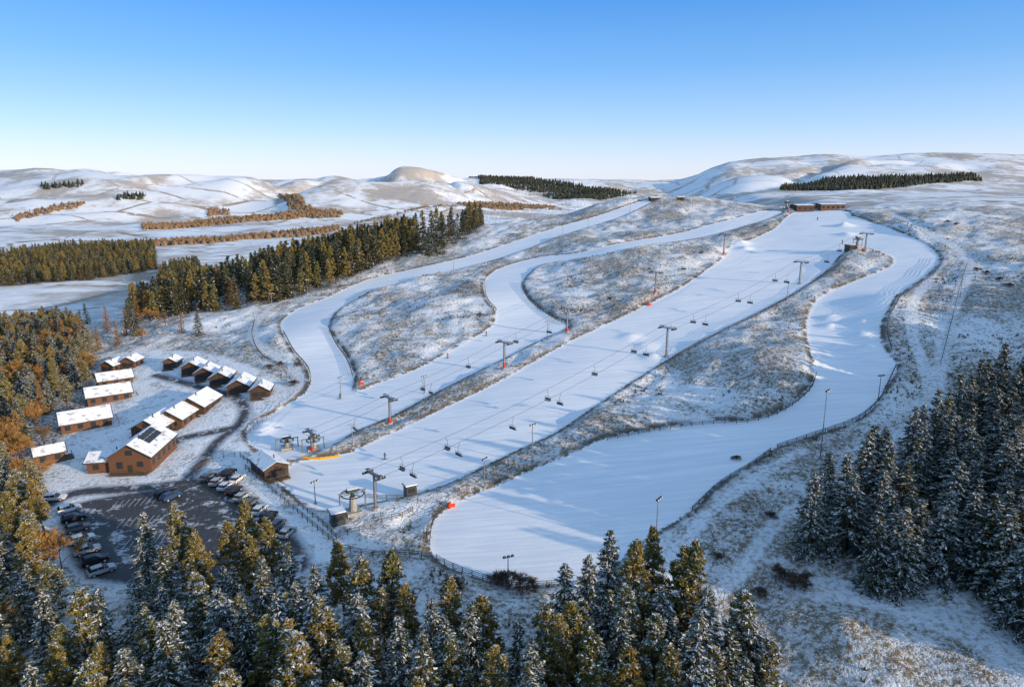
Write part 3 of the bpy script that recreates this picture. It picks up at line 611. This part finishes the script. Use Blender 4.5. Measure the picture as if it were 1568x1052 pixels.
def booth(u,v,yaw,L,W,H,name='operator_booth',wall=None):
    x,y=P(u,v);e=empty(name,(x,y,ZZ(x,y)),yaw);b=MB();b.box((0,0,H/2-.2),(L,W,H+.4));b.obj('walls',[wall or M_dark],e)
    b=MB();b.box((0,0,H+.1),(L+.5,W+.5,.2));b.obj('roof',[M_roof],e);b=MB();b.box((0,0,H+.3),(L+.4,W+.4,.2),0,0,.96);b.obj('roof_snow',[M_snow],e)
    b=MB()
    for s in(-1,1):b.box((0,s*(W/2+.02),H*.62),(L*.7,.06,H*.35));b.box((s*(L/2+.02),0,H*.62),(.06,W*.6,H*.35))
    b.obj('windows',[M_glass],e);b=MB();b.box((L/2+.03,-W*.3,1.),(.08,.8,1.9));b.obj('door',[M_wood2],e)
booth(517,800,.5,2.6,2.4,2.5);booth(628,757,.5,2.2,2.,2.4);booth(1300,386,.3,3,2.4,2.5,'operator_booth',M_wood2)
pb=PL([(462,700),(490,700),(520,696)]);b=MB()
for a,c in zip(pb[:-1],pb[1:]):
    for k in range(4):
        p=a+(c-a)*(k+.5)/4;b.box((p[0],p[1],ZZ(*p)+.25),(np.hypot(*(c-a))/4*.96,.2,.55),0,math.atan2(c[1]-a[1],c[0]-a[0]))
b.obj('orange_safety_barrier',[M_yel])
cabin(1227,323,10,11,8,3.6,8,M_wood2,'summit_lodge',True);cabin(1270,321,5,15,8,3.4,8,M_wood,'summit_lodge',True)
cabin(1002,306,10,6,4,2.2,14,M_wood2,'summit_hut');cabin(1042,306,0,4,3,2.,14,M_wood2,'summit_hut')
for u,v in ((992,305),(1016,306),(1212,323),(1244,322)):
    x,y=P(u,v);b=MB();b.cyl((0,0,-.3),(0,0,6),.09,.05,6,0);b.box((0,0,5.6),(.06,1.4,.06));b.box((0,0,4.9),(.06,1.,.06));b.cyl((0,0,6),(0,0,7.),.02,.02,4);b.obj('radio_mast',[M_steel],None,(x,y,ZZ(x,y)))
# ---------------------------------------------------------------- cars
def car_mesh(paint,suv=0):
    b=MB();h=.12*suv
    prof=[(-2.15,.35),(-2.2,.75),(-2.05,1.0+h),(-1.2,1.03+h),(1.0,.98+h),(1.95,.82+h),(2.2,.62),(2.15,.33)]
    W=.9;vs=[(x,-W*(1 if 0.4<z<.95 else .93),z) for x,z in prof]+[(x,W*(1 if 0.4<z<.95 else .93),z) for x,z in prof];n=len(prof)
    b.add(vs,[tuple(range(n)),tuple(range(2*n-1,n-1,-1))]+[(i,i+n,(i+1)%n+n,(i+1)%n) for i in range(n)],0)
    top=[(-2.0,.98+h),(-1.6,1.45+h),(.15,1.48+h),(1.05,.98+h)]
    vs=[(x,-(W-.06 if z<1.2 else W-.22),z) for x,z in top]+[(x,(W-.06 if z<1.2 else W-.22),z) for x,z in top]
    b.add(vs,[(0,1,2,3),(7,6,5,4),(0,4,5,1),(2,6,7,3)],1);b.add([vs[1],vs[2],vs[6],vs[5]],[(0,1,2,3)],0)
    b.box((-.7,0,1.5+h),(1.7,1.34,.05),0,0,.95)
    for px in(-.65,.35):
        for s in(-1,1):b.cyl((px,s*(W-.05),.98+h),(px-.0,s*(W-.2),1.48+h),.04,.04,4,0)
    for wx in(-1.35,1.35):
        for s in(-1,1):b.cyl((wx,s*.70,.32),(wx,s*.93,.32),.33,.33,14,2);b.cyl((wx,s*.93,.32),(wx,s*.945,.32),.19,.19,10,3)
    for s in(-1,1):b.box((2.14,s*.62,.66),(.1,.34,.14),3);b.box((-2.16,s*.68,.8),(.08,.24,.2),4);b.box((.85,s*1.0,1.0+h),(.14,.18,.12),0)
    return b.mesh('car',[paint,M_glass,M_tyre,M_lampg,M_red])
paints=[simple('car_paint_'+n,c,.3,.04) for n,c in (('white',(.65,.66,.68)),('black',(.02,.02,.022)),('grey',(.12,.125,.13)),('blue',(.03,.07,.16)),('silver',(.4,.41,.42)),('red',(.3,.03,.02)))]
CM=[car_mesh(p,i%2) for i,p in enumerate(paints)]
def car(u,v,yaw,k):
    x,y=P(u,v);o=link(bpy.data.objects.new('parked_car',CM[k]));o.location=(x,y,ZZ(x,y)+.02);o.rotation_euler[2]=math.radians(yaw+random.uniform(-4,4))
for u,v,yaw,k in ((106,782,42,0),(113,796,42,1),(119,811,42,2),(126,828,42,0),(134,845,40,4),(146,861,40,1),(156,876,40,4),(252,757,60,1),(262,763,60,3),(318,733,80,2),(333,740,80,4),(346,747,80,0),(358,754,80,1),(371,763,80,4),(384,772,80,2),
    (350,727,80,1),(364,736,80,0),(398,783,80,0),(412,794,80,1),(425,806,80,2),(440,818,80,4),(84,765,20,0)):car(u,v,yaw,k)
b=MB()
for a,c in (((175,772),(238,764)),((185,800),(250,790)),((195,830),(262,818))):
    a=np.array(P(*a));c=np.array(P(*c))
    for k in range(8):
        p=a+(c-a)*k/7;b.box((p[0],p[1],ZZ(*p)+.012),(.1,4.2,.01),0,.15)
b.obj('parking_bay_lines',[M_paint])
def skier(u,v,yaw,jc):
    x,y=P(u,v);e=empty('skier',(x,y,ZZ(x,y)+.03),yaw)
    J=[(0,0,.92),(0,0,1.2),(.08,0,1.45),(.12,0,1.55),(.14,0,1.7),(.02,-.12,.86),(.18,-.14,.5),(0,-.15,.1),(.02,.12,.86),(.18,.14,.5),(0,.15,.1),(.06,-.2,1.42),(.18,-.32,1.15),(.42,-.3,1.05),(.06,.2,1.42),(.18,.32,1.15),(.42,.3,1.05)]
    E=[(0,1),(1,2),(2,3),(3,4),(0,5),(5,6),(6,7),(0,8),(8,9),(9,10),(2,11),(11,12),(12,13),(2,14),(14,15),(15,16)]
    R=[.15,.16,.15,.07,.12,.11,.08,.06,.11,.08,.06,.08,.06,.05,.08,.06,.05]
    me=bpy.data.meshes.new('body');me.from_pydata(J,E,[]);me.materials.append(jc);o=link(bpy.data.objects.new('body',me),e)
    o.modifiers.new('s','SKIN')
    for i,sv in enumerate(me.skin_vertices[0].data):sv.radius=(R[i],R[i]);sv.use_root=(i==0)
    sb=o.modifiers.new('ss','SUBSURF');sb.levels=1;sb.render_levels=1
    b=MB()
    for s in(-1,1):b.box((.05,s*.15,.03),(1.65,.09,.03),0);b.box((.03,s*.15,.12),(.3,.12,.18),0);b.cyl((.42,s*.31,1.1),(.1,s*.5,.0),.012,.012,4,0)
    b.obj('skis_and_poles',[M_dark],e)
M_j1=simple('jacket_red',(.4,.05,.04));M_j2=simple('jacket_navy',(.03,.04,.09))
for u,v,yw,m_ in ((521,608,3.6,M_j2),(686,546,3.9,M_j1),(745,512,3.5,M_j2),(1290,372,3.7,M_j1),(590,700,3.6,M_j2),(1252,336,3.8,M_j2)):skier(u,v,yw,m_)
# ---------------------------------------------------------------- camera, sun, sky
cd=bpy.data.cameras.new('camera');cam=link(bpy.data.objects.new('camera',cd));cd.sensor_width=36;cd.lens=F/1568*36;cd.clip_start=.5;cd.clip_end=20000
cam.location=(0,0,CAMZ);cam.rotation_euler=(math.pi/2-PIT,0,0);scene.camera=cam
el,az=math.radians(12),math.radians(122)
to=Vector((math.sin(az)*math.cos(el),math.cos(az)*math.cos(el),math.sin(el)))
sd=bpy.data.lights.new('sun','SUN');sd.energy=5.;sd.angle=math.radians(.5);sd.color=(1.,.80,.55);so=link(bpy.data.objects.new('sun',sd));so.rotation_euler=to.to_track_quat('Z','Y').to_euler()
w=bpy.data.worlds.new('World');scene.world=w;w.use_nodes=True;nt=w.node_tree;sk=nt.nodes.new('ShaderNodeTexSky');sk.sky_type='NISHITA';sk.sun_disc=False;sk.sun_elevation=el;sk.sun_rotation=az;sk.altitude=300;sk.air_density=1.;sk.dust_density=.6;sk.ozone_density=1.5
tc=nt.nodes.new('ShaderNodeTexCoord');sx=nt.nodes.new('ShaderNodeSeparateXYZ');nt.links.new(tc.outputs['Generated'],sx.inputs[0])
def ramp(stops,G):
    cr=nt.nodes.new('ShaderNodeValToRGB');nt.links.new(sx.outputs[2],cr.inputs[0]);E_=cr.color_ramp.elements
    while len(E_)<len(stops):E_.new(.5)
    for e_,(p_,c_) in zip(E_,stops):e_.position=p_;e_.color=(*[v*G for v in c_],1)
    m2=nt.nodes.new('ShaderNodeVectorMath');m2.operation='SCALE';nt.links.new(cr.outputs[0],m2.inputs[0]);m2.inputs['Scale'].default_value=1/G
    return m2.outputs[0]
gain=ramp([(0.,(1.25,1.33,3.0)),(.05,(1.15,1.25,2.5)),(.12,(.80,1.02,2.15)),(.25,(.42,.95,2.0)),(.5,(2.2,2.3,2.3)),(1.,(3.2,2.95,2.6))],.25)
mx=nt.nodes.new('ShaderNodeVectorMath');mx.operation='MULTIPLY';nt.links.new(sk.outputs[0],mx.inputs[0]);nt.links.new(gain,mx.inputs[1])
K=1/.15
base=ramp([(0.,(.88*K,.91*K,.91*K)),(.035,(.76*K,.86*K,.94*K)),(.085,(.47*K,.73*K,.94*K)),(.16,(.22*K,.52*K,.87*K)),(.25,(.095*K,.345*K,.80*K)),(.5,(.07*K,.25*K,.65*K))],.12)
fac=nt.nodes.new('ShaderNodeMapRange');nt.links.new(sx.outputs[2],fac.inputs[0]);fac.inputs[1].default_value=.26;fac.inputs[2].default_value=.45;fac.inputs[3].default_value=.72;fac.inputs[4].default_value=0.
mi=nt.nodes.new('ShaderNodeMix');mi.data_type='VECTOR';nt.links.new(fac.outputs[0],mi.inputs[0]);nt.links.new(mx.outputs[0],mi.inputs[4]);nt.links.new(base,mi.inputs[5])
nt.links.new(mi.outputs[1],nt.nodes['Background'].inputs[0]);nt.nodes['Background'].inputs[1].default_value=.15
scene.view_settings.view_transform='Standard';scene.view_settings.look='None';scene.view_settings.exposure=0
